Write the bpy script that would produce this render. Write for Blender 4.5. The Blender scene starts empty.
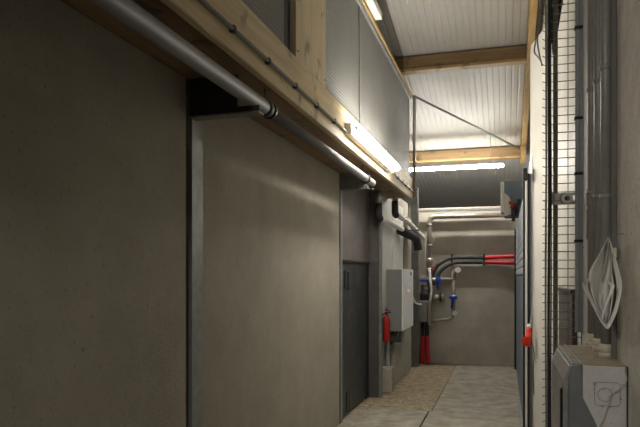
import bpy, bmesh, math, random
from mathutils import Vector, Matrix
random.seed(7)
S = bpy.context.scene
COL = S.collection

# ------------------------------------------------------------ camera, world, exposure
TH = math.atan(185/625.0); ST, CT = math.sin(TH), math.cos(TH)
H = 1.7; F = 625.0; HY = 276.0
cd = bpy.data.cameras.new('camera'); cam = bpy.data.objects.new('camera', cd); COL.objects.link(cam)
cam.location = (0, 0, H); cam.rotation_euler = (math.pi/2, 0, TH)
cd.sensor_width = 36; cd.lens = 36*F/640; cd.shift_y = (HY-213.5)/640; cd.clip_start = .05
S.camera = cam
w = bpy.data.worlds.new('world'); S.world = w; w.use_nodes = True
w.node_tree.nodes['Background'].inputs[0].default_value = (1, .93, .82, 1)
w.node_tree.nodes['Background'].inputs[1].default_value = 0.003
S.view_settings.view_transform = 'Standard'; S.view_settings.look = 'None'
S.view_settings.gamma = 1; S.view_settings.use_curve_mapping = False
S.view_settings.exposure = 1.5
LAMP_BEAM, LAMP_BACK, LAMP_NEAR = 24.0, 48.0, 42.0     # emission strengths of the tubes

# ------------------------------------------------------------ helpers
def ratio(u):
    d = (u-320)/F
    return (-ST+d*CT)/(CT+d*ST)
def atY(u, v, Y):
    d = (u-320)/F; dep = Y/(CT+d*ST)
    return Vector((dep*(-ST+d*CT), Y, H+dep*(HY-v)/F))
def atX(u, v, X):
    return atY(u, v, X/ratio(u))

class MB:
    def __init__(self): self.bm = bmesh.new(); self.smooth = []
    def box(self, x0, x1, y0, y1, z0, z1, bev=0, seg=2, rot=None):
        g = bmesh.ops.create_cube(self.bm, size=1)
        vs = g['verts']
        bmesh.ops.scale(self.bm, vec=(x1-x0, y1-y0, z1-z0), verts=vs)
        if bev:
            es = list({e for v in vs for e in v.link_edges})
            r = bmesh.ops.bevel(self.bm, geom=es, offset=bev, segments=seg, affect='EDGES', profile=.5)
            vs = list({v for f in r['faces'] for v in f.verts} | {v for v in vs if v.is_valid})
        if rot is not None: bmesh.ops.rotate(self.bm, cent=(0,0,0), matrix=rot, verts=vs)
        bmesh.ops.translate(self.bm, vec=((x0+x1)/2, (y0+y1)/2, (z0+z1)/2), verts=vs)
        return self
    def prism(self, pts, axis, a, b, bev=0):
        """closed profile pts (2D) extruded along axis 'X','Y','Z' from a to b"""
        def P(p, t):
            return {'X': (t, p[0], p[1]), 'Y': (p[0], t, p[1]), 'Z': (p[0], p[1], t)}[axis]
        n = len(pts)
        A = [self.bm.verts.new(P(p, a)) for p in pts]; B = [self.bm.verts.new(P(p, b)) for p in pts]
        fs = [self.bm.faces.new(A), self.bm.faces.new(B[::-1])]
        for i in range(n): fs.append(self.bm.faces.new((A[i], A[(i+1)%n], B[(i+1)%n], B[i])))
        if bev:
            es = list({e for f in fs for e in f.edges})
            bmesh.ops.bevel(self.bm, geom=es, offset=bev, segments=2, affect='EDGES', profile=.5)
        return self
    def tube(self, pts, r, n=14, cap=True):
        """round tube swept along a list of points; r is a number or one per point"""
        pts = [Vector(p) for p in pts]; m = len(pts)
        rs = r if isinstance(r, (list, tuple)) else [r]*m
        T = []
        for i in range(m):
            a = pts[max(0, i-1)]; b = pts[min(m-1, i+1)]
            d = (b-a)
            T.append(d.normalized() if d.length > 1e-9 else (T[-1] if T else Vector((0,0,1))))
        up = Vector((0, 0, 1)) if abs(T[0].z) < .9 else Vector((0, 1, 0))
        N = (up-T[0]*up.dot(T[0])).normalized(); rings = []
        for i in range(m):
            N = (N-T[i]*N.dot(T[i])).normalized(); Bv = T[i].cross(N)
            ring = [self.bm.verts.new(pts[i]+(N*math.cos(2*math.pi*k/n)+Bv*math.sin(2*math.pi*k/n))*rs[i]) for k in range(n)]
            rings.append(ring)
        for i in range(m-1):
            for k in range(n):
                f = self.bm.faces.new((rings[i][k], rings[i][(k+1)%n], rings[i+1][(k+1)%n], rings[i+1][k]))
                f.smooth = True
        if cap:
            self.bm.faces.new(rings[0][::-1]); self.bm.faces.new(rings[-1])
        return self
    def cyl(self, a, b, r, n=20): return self.tube([a, b], r, n)
    def ring(self, c, axis, r, t, n=24, m=8):
        """torus: centre c, axis vector, radius r, tube t"""
        A = Vector(axis).normalized(); up = Vector((0,0,1)) if abs(A.z) < .9 else Vector((1,0,0))
        U = A.cross(up).normalized(); V = A.cross(U); c = Vector(c); R = []
        for i in range(n):
            an = 2*math.pi*i/n; d = U*math.cos(an)+V*math.sin(an)
            R.append([self.bm.verts.new(c+d*(r+t*math.cos(2*math.pi*j/m))+A*t*math.sin(2*math.pi*j/m)) for j in range(m)])
        for i in range(n):
            for j in range(m):
                f = self.bm.faces.new((R[i][j], R[(i+1)%n][j], R[(i+1)%n][(j+1)%m], R[i][(j+1)%m])); f.smooth = True
        return self
    def build(self, name, mat, parent=None, **k):
        bmesh.ops.recalc_face_normals(self.bm, faces=self.bm.faces[:])
        me = bpy.data.meshes.new(name); self.bm.to_mesh(me); self.bm.free()
        me.materials.append(mat)
        o = bpy.data.objects.new(name, me); COL.objects.link(o)
        if parent is not None:
            o.parent = parent; o.location = (0, 0, 0) if parent.parent or parent.type == 'MESH' else -Vector(parent.location)
        for a, b in k.items(): o[a] = b
        return o
def empty(name, loc, label, cat, group=None):
    o = bpy.data.objects.new(name, None); COL.objects.link(o); o.location = loc
    o['label'] = label; o['category'] = cat
    if group: o['group'] = group
    return o
def smooth_path(pts, k=6):
    """Catmull-Rom through pts"""
    pts = [Vector(p) for p in pts]; out = []
    for i in range(len(pts)-1):
        p0 = pts[max(0, i-1)]; p1 = pts[i]; p2 = pts[i+1]; p3 = pts[min(len(pts)-1, i+2)]
        for j in range(k):
            t = j/k
            out.append(.5*((2*p1)+(p2-p0)*t+(2*p0-5*p1+4*p2-p3)*t*t+(3*p1-p0-3*p2+p3)*t**3))
    out.append(pts[-1]); return out
def elbow_path(pts, rad, k=6):
    """polyline with rounded corners"""
    pts = [Vector(p) for p in pts]; out = [pts[0]]
    for i in range(1, len(pts)-1):
        a = pts[i]+(pts[i-1]-pts[i]).normalized()*rad; b = pts[i]+(pts[i+1]-pts[i]).normalized()*rad
        for j in range(k+1):
            t = j/k; out.append((1-t)**2*a+2*t*(1-t)*pts[i]+t*t*b)
    out.append(pts[-1]); return out

# ------------------------------------------------------------ materials
def mat(name, col, rough=.6, metal=0, noise=0, nscale=8, bump=0, bscale=60, speck=0, speckcol=None, stretch=(1,1,1), col2=None, n2=None, detail=6):
    m = bpy.data.materials.new(name); m.use_nodes = True; nt = m.node_tree; N = nt.nodes; L = nt.links
    b = N['Principled BSDF']; b.inputs['Roughness'].default_value = rough; b.inputs['Metallic'].default_value = metal
    b.inputs['Base Color'].default_value = (*col, 1)
    tc = N.new('ShaderNodeTexCoord'); mp = N.new('ShaderNodeMapping'); mp.inputs['Scale'].default_value = stretch
    L.new(tc.outputs['Object'], mp.inputs['Vector']); out = None
    if noise or col2:
        nz = N.new('ShaderNodeTexNoise'); nz.inputs['Scale'].default_value = nscale; nz.inputs['Detail'].default_value = detail
        nz.inputs['Roughness'].default_value = .6
        L.new(mp.outputs[0], nz.inputs['Vector'])
        cr = N.new('ShaderNodeValToRGB'); cr.color_ramp.elements[0].position = .32; cr.color_ramp.elements[1].position = .68
        c2 = col2 or tuple(min(1, c*(1+noise)) for c in col); c1 = col if col2 else tuple(c*(1-noise) for c in col)
        cr.color_ramp.elements[0].color = (*c1, 1); cr.color_ramp.elements[1].color = (*c2, 1)
        L.new(nz.outputs['Fac'], cr.inputs[0]); out = cr.outputs[0]
    if speck:
        vz = N.new('ShaderNodeTexNoise'); vz.inputs['Scale'].default_value = speck; vz.inputs['Detail'].default_value = 2
        L.new(tc.outputs['Object'], vz.inputs['Vector'])
        r2 = N.new('ShaderNodeValToRGB'); r2.color_ramp.elements[0].position = .62; r2.color_ramp.elements[1].position = .72
        L.new(vz.outputs['Fac'], r2.inputs[0])
        mx = N.new('ShaderNodeMix'); mx.data_type = 'RGBA'
        L.new(r2.outputs[0], mx.inputs[0])
        if out: L.new(out, mx.inputs[6])
        else: mx.inputs[6].default_value = (*col, 1)
        mx.inputs[7].default_value = (*(speckcol or tuple(c*.4 for c in col)), 1); out = mx.outputs[2]
    if out: L.new(out, b.inputs['Base Color'])
    if bump:
        bn = N.new('ShaderNodeTexNoise'); bn.inputs['Scale'].default_value = bscale; bn.inputs['Detail'].default_value = 4
        L.new(mp.outputs[0], bn.inputs['Vector'])
        bp = N.new('ShaderNodeBump'); bp.inputs['Strength'].default_value = bump; bp.inputs['Distance'].default_value = .01
        L.new(bn.outputs['Fac'], bp.inputs['Height']); L.new(bp.outputs[0], b.inputs['Normal'])
    return m
def wood(name, c1, c2, axis=1, scale=1.0):
    st = [9, 9, 9]; st[axis] = .5
    return mat(name, c1, .65, col2=c2, nscale=3*scale, stretch=tuple(st), bump=.25, bscale=9, speck=5, speckcol=tuple(c*.55 for c in c1), detail=8)
def emit(name, col, s):
    m = bpy.data.materials.new(name); m.use_nodes = True; b = m.node_tree.nodes['Principled BSDF']
    b.inputs['Base Color'].default_value = (.9, .9, .9, 1)
    b.inputs['Emission Color'].default_value = (*col, 1); b.inputs['Emission Strength'].default_value = s
    return m
M = {}
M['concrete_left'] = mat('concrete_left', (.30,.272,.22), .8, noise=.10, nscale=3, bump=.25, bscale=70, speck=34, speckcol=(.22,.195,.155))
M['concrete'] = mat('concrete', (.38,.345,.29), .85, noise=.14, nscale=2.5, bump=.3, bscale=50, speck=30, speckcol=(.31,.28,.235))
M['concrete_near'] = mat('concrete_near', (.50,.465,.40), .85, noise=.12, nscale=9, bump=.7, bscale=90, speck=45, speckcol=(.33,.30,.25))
M['floor'] = mat('floor', (.18,.16,.12), .8, col2=(.36,.335,.28), nscale=5, bump=.3, bscale=40, speck=7, speckcol=(.27,.22,.15))
M['floor_dirty'] = mat('floor_dirty', (.15,.115,.07), .9, col2=(.40,.325,.215), nscale=9, bump=.5, bscale=60, speck=12, speckcol=(.24,.18,.11))
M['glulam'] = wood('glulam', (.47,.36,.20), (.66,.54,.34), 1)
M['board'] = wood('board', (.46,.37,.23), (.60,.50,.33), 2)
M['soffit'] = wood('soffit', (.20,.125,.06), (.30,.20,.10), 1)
M['purlin'] = wood('purlin', (.115,.068,.026), (.19,.12,.052), 0)
M['purlin_batten'] = wood('purlin_batten', (.27,.17,.065), (.36,.235,.10), 0)
M['rafter'] = wood('rafter', (.38,.24,.085), (.50,.33,.13), 1)
M['galv'] = mat('galv', (.25,.26,.255), .5, .5, noise=.18, nscale=14)
M['galv_dull'] = mat('galv_dull', (.23,.23,.22), .55, .4, noise=.2, nscale=10)
M['dark_steel'] = mat('dark_steel', (.055,.055,.055), .5, .5, noise=.2, nscale=12)
M['pvc_grey'] = mat('pvc_grey', (.15,.148,.145), .58, 0, noise=.05, nscale=20)
M['conduit'] = mat('conduit', (.40,.42,.45), .4, 0, noise=.08, nscale=20)
M['conduit_near'] = mat('conduit_near', (.25,.245,.235), .38, 0, noise=.1, nscale=20)
M['black'] = mat('black', (.012,.012,.013), .5, 0, noise=.2, nscale=20)
M['rubber'] = mat('rubber', (.03,.03,.032), .65, 0, noise=.2, nscale=30)
M['grey_panel'] = mat('grey_panel', (.165,.16,.15), .6, 0, noise=.08, nscale=3)
M['dark_panel'] = mat('dark_panel', (.10,.095,.09), .55, .2, noise=.12, nscale=5)
M['door'] = mat('door', (.045,.049,.049), .4, .3, noise=.35, nscale=5, speck=9, speckcol=(.12,.125,.12), stretch=(1,3,.8))
M['lintel_panel'] = mat('lintel_panel', (.15,.13,.12), .6, 0, noise=.12, nscale=5)
M['white_wall'] = mat('white_wall', (.66,.64,.59), .55, 0, noise=.05, nscale=4, bump=.1, bscale=40)
M['white_paint'] = mat('white_paint', (.72,.71,.68), .45, 0, noise=.04, nscale=6)
M['cladding'] = mat('cladding', (.46,.45,.415), .5, 0, noise=.05, nscale=2)
M['cab_front'] = mat('cab_front', (.92,.93,.92), .4, 0, noise=.03, nscale=6)
M['cab_side'] = mat('cab_side', (.23,.24,.235), .45, 0, noise=.03, nscale=6)
M['red'] = mat('red', (.36,.012,.012), .4, 0, noise=.1, nscale=10)
M['red_plug'] = mat('red_plug', (.75,.04,.015), .35, 0, noise=.05, nscale=20)
M['red_sleeve'] = mat('red_sleeve', (.55,.012,.02), .5, 0, noise=.12, nscale=20)
M['blue'] = mat('blue', (.01,.06,.42), .35, 0, noise=.1, nscale=30)
M['steel_pipe'] = mat('steel_pipe', (.38,.34,.29), .32, .6, noise=.15, nscale=10)
M['white_plastic'] = mat('white_plastic', (.75,.73,.68), .45, 0, noise=.04, nscale=20)
M['beige_plastic'] = mat('beige_plastic', (.58,.53,.43), .6, 0, noise=.15, nscale=40)
M['box_dusty'] = mat('box_dusty', (.27,.215,.145), .9, col2=(.36,.30,.21), nscale=16, bump=.3, bscale=80, speck=50, speckcol=(.16,.13,.09))
M['box_white'] = mat('box_white', (.58,.575,.56), .5, 0, noise=.06, nscale=14, speck=60, speckcol=(.27,.26,.24))
M['box_shell'] = mat('box_shell', (.17,.18,.188), .45, 0, noise=.12, nscale=14)
M['box_door'] = mat('box_door', (.30,.285,.255), .5, 0, noise=.2, nscale=20)
M['paper'] = mat('paper', (.86,.85,.82), .75, 0, noise=.06, nscale=12)
M['blue_grey'] = mat('blue_grey', (.13,.17,.21), .5, 0, noise=.08, nscale=8)
M['slat'] = mat('slat', (.45,.50,.58), .4, 0, noise=.06, nscale=8)
M['bright_steel'] = mat('bright_steel', (.62,.59,.54), .45, .2, noise=.1, nscale=20)
M['brown_steel'] = mat('brown_steel', (.27,.24,.205), .5, 0, noise=.15, nscale=20)
M['straw'] = mat('straw', (.50,.42,.28), .9, noise=.2, nscale=30)
M['wire'] = mat('wire', (.27,.25,.22), .4, .6, noise=.1, nscale=30)
M['brown_board'] = mat('brown_board', (.06,.047,.038), .6, 0, noise=.25, nscale=10)
M['green_led'] = emit('green_led', (.05, .6, .4), .12)
M['orange_led'] = emit('orange_led', (.9, .12, .02), .12)
M['tube_beam'] = emit('tube_beam', (1, .945, .84), LAMP_BEAM)
M['tube_back'] = emit('tube_back', (1, .96, .88), LAMP_BACK)
M['tube_near'] = emit('tube_near', (1, .945, .86), LAMP_NEAR)

def struct(o): o['kind'] = 'structure'; return o
XL, XR = -1.824, .44
YB = 12.27

# ------------------------------------------------------------ floor: cover slabs with open joints
m = MB(); g = .004
m.box(-2.4, 1.0, .9, 13.4, -.20, -.06)
for x0, x1, y0, y1 in [(-.92, XR, .9, 6.0), (-.915, XR, 6.0, 7.95), (-.885, XR, 7.95, 10.0), (-.885, XR, 10.0, 10.9), (-.885, XR, 10.9, YB+.9), (-2.4, -.925, .9, 7.95)]:
    m.box(x0+g/2, x1-g/2, y0+g/2, y1-g/2, -.08, 0, .006, 1)
struct(m.build('floor', M['floor']))
m = MB(); m.box(-2.4+g/2, -.888, 7.95+g/2, YB+.9, -.08, 0, .006, 1)
struct(m.build('floor', M['floor_dirty']))
m = MB(); rnd = random.Random(3)
for i in range(900):
    if i < 620: x, y = rnd.gauss(-1.15, .22), rnd.uniform(8.0, 11.6)
    elif i < 780: x, y = -1.80+abs(rnd.gauss(0, .09)), rnd.uniform(6.9, 8.6)
    else: x, y = rnd.uniform(-.9, .1), rnd.gauss(9.9, .5)
    if not (-1.8 < x < .15) or (y > 8.6 and x < -1.5): continue
    q = rnd.uniform(.004, .016); a = rnd.uniform(0, 6.28); z = rnd.uniform(.002, .005)
    P = [(x+q*math.cos(a+b)*k, y+q*math.sin(a+b)*k) for b, k in ((0, 1.6), (1.4, .5), (3.14, 1.3), (4.5, .6))]
    lo = [m.bm.verts.new((u, v, 0)) for u, v in P]; hi = [m.bm.verts.new((u, v, z)) for u, v in P]
    m.bm.faces.new(hi)
    for k in range(4): m.bm.faces.new((lo[k], lo[(k+1)%4], hi[(k+1)%4], hi[k]))
o = m.build('floor_litter', M['straw']); o['kind'] = 'stuff'; o['label'] = 'straw-coloured crumbs and litter scattered over the corridor floor'; o['category'] = 'litter'

# ------------------------------------------------------------ left wall
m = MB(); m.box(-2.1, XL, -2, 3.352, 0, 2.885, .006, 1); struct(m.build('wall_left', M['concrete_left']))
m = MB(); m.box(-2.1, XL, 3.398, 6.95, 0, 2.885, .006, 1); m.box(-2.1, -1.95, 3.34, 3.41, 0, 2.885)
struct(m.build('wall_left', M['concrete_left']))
# wall above the door, door wall behind, wall beyond the door
m = MB(); m.box(-2.05, -1.835, 7.06, 8.62, 1.88, 2.885); struct(m.build('wall_left', M['lintel_panel']))
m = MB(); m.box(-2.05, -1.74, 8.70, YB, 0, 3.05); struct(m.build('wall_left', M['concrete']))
m = MB(); m.box(-1.744, -1.725, 8.76, 9.9, 1.0, 2.9); m.box(-1.744, -1.725, 9.92, 11.0, 1.0, 2.9)
struct(m.build('trim_1', M['white_wall']))
# back wall
m = MB(); m.box(-2.05, XR+.2, YB, YB+.2, 0, 3.02, .01, 1); struct(m.build('wall_back', M['concrete']))
# far gable behind the back wall, closing the space under the roof
m = MB(); m.box(-4.2, XR+.2, 17.2, 17.3, 0, 3.6); struct(m.build('wall_far', M['cladding']))
m = MB(); m.box(-4.3, -4.2, 0, 17.3, 2.9, 6.9); struct(m.build('wall_outer', M['cladding']))
# right wall: rough concrete near, white sheet beyond
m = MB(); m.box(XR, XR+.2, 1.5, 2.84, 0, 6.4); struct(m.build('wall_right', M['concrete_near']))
m = MB(); m.box(XR-.004, XR+.2, 2.84, 17.3, 0, 3.82)
m.prism([(2.84, 3.82), (17.3, 3.82), (17.3, 3.0), (17.3, 3.3), (17.3, 3.9), (2.84, 6.3)][0:2]+[(17.3, 3.9), (2.84, 6.3)], 'X', XR+.01, XR+.2)
struct(m.build('wall_right', M['white_wall']))
m = MB(); m.prism([(.272, 7.13), (XR-.006, 6.45), (XR-.006, 7.4), (.272, 7.4)], 'Z', 0, 4.2); struct(m.build('wall_right_return', M['white_wall']))  # near face slanted toward the beam lamp so it comes out brighter
m = MB(); m.box(XR-.02, XR, 2.80, 2.85, 0, 6.2, .003, 1); struct(m.build('trim_2', M['grey_panel']))

# ------------------------------------------------------------ roof: ribbed sheet falling away, with a lapped seam
RZ = lambda y: 6.6-.198*y
m = MB(); x = -4.2; prof = []
while x < XR+.2:
    prof += [(x, 0), (x+.06, 0), (x+.068, .006), (x+.082, .006)]
    x += .09
for i in range(len(prof)-1):
    (xa, za), (xb, zb) = prof[i], prof[i+1]
    vs = [m.bm.verts.new(p) for p in ((xa, 0, RZ(0)+za), (xb, 0, RZ(0)+zb), (xb, 17.3, RZ(17.3)+zb), (xa, 17.3, RZ(17.3)+za))]
    m.bm.faces.new(vs)
bmesh.ops.remove_doubles(m.bm, verts=m.bm.verts[:], dist=1e-5)
m.prism([(0, RZ(0)+.02), (17.3, RZ(17.3)+.02), (17.3, RZ(17.3)+.08), (0, RZ(0)+.08)], 'X', -4.3, XR+.2)
m.prism([(0, RZ(0)-.006), (17.3, RZ(17.3)-.006), (17.3, RZ(17.3)), (0, RZ(0))], 'X', -.60, -.585)
struct(m.build('ceiling', M['cladding']))

# ------------------------------------------------------------ loft beam, soffit
BX, BZ0, BZ1, BE = -1.36, 2.87, 3.19, 9.64
m = MB(); m.box(BX-.05, BX, -2, BE, BZ0, BZ1, .006, 1)
o = m.build('timber_beam', M['glulam']); o['label'] = 'long pale glulam timber beam carrying the grey partition along the left'; o['category'] = 'beam'
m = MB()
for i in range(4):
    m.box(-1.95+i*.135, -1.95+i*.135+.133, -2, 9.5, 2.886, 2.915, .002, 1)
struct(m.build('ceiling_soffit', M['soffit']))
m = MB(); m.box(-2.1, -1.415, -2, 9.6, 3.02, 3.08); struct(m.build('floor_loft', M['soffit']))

# steel cross beams under the soffit
def cross_beam(y, x0, label):
    r = empty('cross_beam', (x0, y, 2.655), label, 'beam', None)
    m = MB(); m.box(x0, -1.51, y, y+.012, 2.662, 2.884); m.box(-1.511, -1.37, y, y+.012, 2.662, 2.696); m.build('web', M['dark_steel'], r)
    m = MB(); m.box(x0, -1.37, y-.012, y+.07, 2.650, 2.662, .002, 1); m.build('flange', M['galv_dull'], r)
cross_beam(3.385, XL+.002, 'black steel cross beam under the soffit above the tall wall joint')
def lintel():
    r = empty('cross_beam', (XL, 6.97, 2.655), 'grey steel lintel crossing above the dark door', 'beam')
    m = MB(); m.box(XL-.06, -1.50, 6.99, 7.0, 2.70, 2.884); m.build('web', M['galv_dull'], r)
    m = MB(); m.box(XL-.06, -1.44, 6.965, 7.06, 2.688, 2.70, .002, 1); m.build('flange', M['galv'], r)
lintel()

# galvanised posts on the left wall
m = MB(); m.prism([(XL-.01, 3.396), (XL+.014, 3.396), (XL+.014, 3.535), (XL+.001, 3.535), (XL+.001, 3.41), (XL-.01, 3.41)], 'Z', 0, 2.648, 0)
o = m.build('channel_post', M['galv']); o['label'] = 'narrow galvanised channel post beside the dark joint in the left concrete wall'; o['category'] = 'post'
m = MB(); m.prism([(XL-.02, 6.955), (XL+.012, 6.955), (XL+.012, 7.05), (XL+.002, 7.05), (XL+.002, 6.965), (XL-.02, 6.965)], 'Z', 0, 2.686)
o = m.build('edge_post', M['galv']); o['label'] = 'thin galvanised corner strip standing at the near side of the dark door'; o['category'] = 'post'

# ------------------------------------------------------------ dark door
dr = empty('door_1', (-1.86, 7.85, 0), 'x', 'x'); del dr['label']; del dr['category']; dr['kind'] = 'structure'
m = MB(); m.box(-1.88, -1.84, 7.08, 8.50, .03, 1.868, .004, 1)
m.build('door_panel', M['door'], dr)
m = MB(); m.box(-1.845, -1.815, 7.06, 8.60, 1.868, 1.895, .002, 1); m.box(-1.86, -1.836, 8.47, 8.62, 0, 1.88)  # upright black strip paints the shaded gap at the door's far side
m.build('frame_and_gap', M['black'], dr)
m = MB(); m.box(-1.838, -1.83, 7.32, 7.50, .05, .30, .002, 1); m.build('kick_plate', M['dark_steel'], dr)
for dz in (1.55,):
    m = MB(); m.box(-1.84, -1.825, 7.24, 7.30, dz, dz+.22, .003, 1); m.box(-1.84, -1.825, 7.40, 7.46, dz-.02, dz+.2, .003, 1)
    m.build('door_bracket', M['dark_steel'], dr)
# column past the door: dull web facing us, bright flange edge
r = empty('steel_column', (-1.77, 8.65, 0), 'grey steel column with a bright edge at the far side of the dark door', 'column')
m = MB(); m.box(-1.855, -1.692, 8.62, 8.64, 0, 1.9); m.build('web', M['dark_panel'], r)
m = MB(); m.box(-1.69, -1.655, 8.60, 8.68, 0, 2.88, .003, 1); m.build('flange', M['galv'], r)
# recessed wall panel above, beside the column
m = MB(); m.box(-1.86, -1.692, 8.645, 8.66, 1.9, 2.88); struct(m.build('trim_3', M['lintel_panel']))

# ------------------------------------------------------------ partition standing on the beam
def ribbed(x, y0, y1, z0, z1, step=.03):
    m = MB(); n = max(1, int((z1-z0)/step)); st = (z1-z0)/n
    m.box(x-.04, x-.004, y0, y1, z0, z1)
    for i in range(n):
        z = z0+i*st
        m.prism([(x-.005, z+.003), (x-.001, z+.007), (x-.001, z+st-.004), (x-.005, z+st)], 'Y', y0, y1)
    return m
r = empty('partition_panel', (-1.42, 3.3, BZ1), 'dark grey ribbed sheet panel left of the plywood board above the beam', 'panel', None)
ribbed(-1.40, -2, 3.90, BZ1, 4.45).build('sheet', M['grey_panel'], r)
r = empty('partition_panel', (-1.42, 5.6, BZ1), 'grey ribbed sheet panel right of the plywood board, before its thin seam', 'panel')
ribbed(-1.40, 4.80, 6.11, BZ1, 4.45).build('sheet', M['grey_panel'], r)
m = MB(); m.box(-1.402, -1.392, 6.105, 6.125, BZ1, 4.45); m.build('seam_strip', M['galv'], r)
r = empty('partition_panel', (-1.42, 7.9, BZ1), 'lighter grey ribbed sheet panel ending at the brown tube over the beam end', 'panel')
ribbed(-1.40, 6.125, 9.56, BZ1, 4.45).build('sheet', M['grey_panel'], r)
m = MB(); m.box(-1.40, -1.36, 4.02, 4.76, BZ1, 4.45, .003, 1)
o = m.build('plywood_board', M['board']); o['label'] = 'wide pale plywood board standing upright on the timber beam'; o['category'] = 'board'
for (yy, zz) in ((4.06, 3.24), (4.06, 4.1), (4.72, 3.24), (4.72, 4.1)):
    m = MB(); m.cyl((-1.361, yy, zz), (-1.355, yy, zz), .008, 10); m.build('screw', M['black'], o)
m = MB(); m.box(-1.43, -1.402, 3.91, 4.01, BZ1, 4.45); o = m.build('gap_strip', M['dark_steel']); o['label'] = 'dark strip filling the shaded gap left of the plywood board'; o['category'] = 'post'  # dark strip put in for the shade inside this gap
# top trims
m = MB(); m.box(-1.43, -1.375, -2, 9.6, 4.40, 4.452, .002, 1)
o = m.build('top_flashing', M['galv']); o['label'] = 'galvanised flashing strip along the top of the grey partition'; o['category'] = 'trim'
m = MB(); m.box(-1.43, -1.36, -2, 9.62, 4.452, 4.485, .002, 1)
o = m.build('timber_batten', M['rafter']); o['label'] = 'thin orange timber batten capping the grey partition'; o['category'] = 'batten'
# end tube
m = MB(); m.tube([(-1.335, 9.62, 2.90), (-1.335, 9.62, 4.40), (-1.345, 9.60, 4.47)], .024)
o = m.build('end_tube', M['steel_pipe']); o['label'] = 'thin upright brownish steel tube at the end of the partition and beam'; o['category'] = 'pipe'
m = MB(); m.box(-1.30, -1.27, 9.60, 9.66, 2.93, 3.05, .008); m.cyl((-1.335, 9.63, 3.0), (-1.29, 9.63, 3.0), .01)
o = m.build('socket_outlet', M['white_plastic']); o['label'] = 'small white outlet fixed to the end of the timber beam'; o['category'] = 'socket'
# unlit luminaire on top
r = empty('batten_lamp', (-1.32, 6.2, 4.48), 'white unlit batten lamp on top of the grey partition', 'lamp')
m = MB(); m.box(-1.36, -1.28, 5.0, 6.72, 4.488, 4.57, .012); m.build('housing', M['white_paint'], r)
m = MB(); m.box(-1.355, -1.285, 6.72, 6.75, 4.492, 4.565, .006); m.build('end_cap', M['dark_steel'], r)

# ------------------------------------------------------------ lit lamps
def luminaire(loc, length, ax, mt, label, housing_side, hs=.03):
    """tubular lamp along axis ax ('X' or 'Y') centred at loc; housing on housing_side (unit vector)"""
    r = empty('fluorescent_lamp', loc, label, 'lamp')
    c = Vector(loc); d = Vector((1,0,0)) if ax == 'X' else Vector((0,1,0)); h = Vector(housing_side)
    m = MB(); e = length/2; m.tube([c-d*(e-.004), c-d*(e-.01), c-d*(e-.05), c+d*(e-.05), c+d*(e-.01), c+d*(e-.004)], [hs*.3, hs*.7, hs, hs, hs*.7, hs*.3], 16); m.build('lamp_diffuser', mt, r)
    for s in (-1, 1):
        m = MB(); m.tube([c+d*s*(length/2-.004), c+d*s*(length/2+.012)], hs*.4, 16); m.build('end_cap', M['white_plastic'], r)
    a = c+h*(hs+.001); b = c+h*(hs+(.065 if ax == 'Y' else .03))
    m = MB(); q = .05 if ax == 'Y' else .024
    lo = [min(a[i], b[i]) for i in range(3)]; hi = [max(a[i], b[i]) for i in range(3)]
    for i in range(3):
        if abs(d[i]) > .5: lo[i] = c[i]-length/2; hi[i] = c[i]+length/2
        elif abs(h[i]) < .5: lo[i] = c[i]-q; hi[i] = c[i]+q
    m.box(lo[0], hi[0], lo[1], hi[1], lo[2], hi[2], .006); m.build('housing', M['white_paint'], r)
    return r
luminaire((-1.25, 6.42, 2.998), 2.15, 'Y', M['tube_beam'], 'glowing fluorescent batten lamp fixed along the face of the timber beam', (-1, 0, 0), .042)
luminaire((-.92, 11.7, 3.685), 1.8, 'X', M['tube_back'], 'long glowing fluorescent tube across the corridor below the far purlin', (0, 0, 1), .03)
luminaire((-1.25, -.5, 3.0), 1.6, 'Y', M['tube_near'], 'fluorescent batten lamp on the timber beam behind the camera', (-1, 0, 0), .042)
for xx, l in ((-1.5, 'left'), (-.25, 'right')):
    m = MB(); m.cyl((xx, 11.7, 3.745), (xx, 11.7, RZ(11.7)), .004, 8)
    o = m.build('lamp_hanger', M['wire']); o['label'] = f'thin rod holding the {l} end of the far fluorescent tube under the roof'; o['category'] = 'hanger'

# ------------------------------------------------------------ purlins and rafter
def purlin(y, label, off=0):
    r = empty('roof_purlin', (-.8, y, RZ(y)-.25), label, 'beam')
    z = RZ(y)
    m = MB(); m.box(-2.4, .278, y-.04, y+.10, z-.20, z-.025, .004, 1); m.build('main_timber', M['purlin'], r)
    m = MB(); m.box(-2.4, .278, y-.07, y+.08, z-.245, z-.205, .004, 1); m.build('lower_batten', M['purlin_batten'], r)
purlin(8.9, 'brown timber purlin crossing under the ceiling, nearer of the two')
purlin(12.32, 'brown timber purlin crossing under the ceiling just above the glowing far tube')
m = MB(); m.prism([(3.0, RZ(3)-.01), (12.6, RZ(12.6)-.01), (12.6, RZ(12.6)-.26), (3.0, RZ(3)-.26)], 'X', .28, .36)
o = m.build('roof_rafter', M['rafter']); o['label'] = 'orange timber rafter running down along the right white wall'; o['category'] = 'beam'
# diagonal brace rod
p0 = Vector((-1.33, 9.62, 4.46)); p1 = atY(519, 148.5, 12.05)
m = MB(); m.tube([p0, p1], .017, 10)
o = m.build('brace_rod', M['galv']); o['label'] = 'thin diagonal steel brace rod from the tube top to the far purlin'; o['category'] = 'rod'

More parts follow.
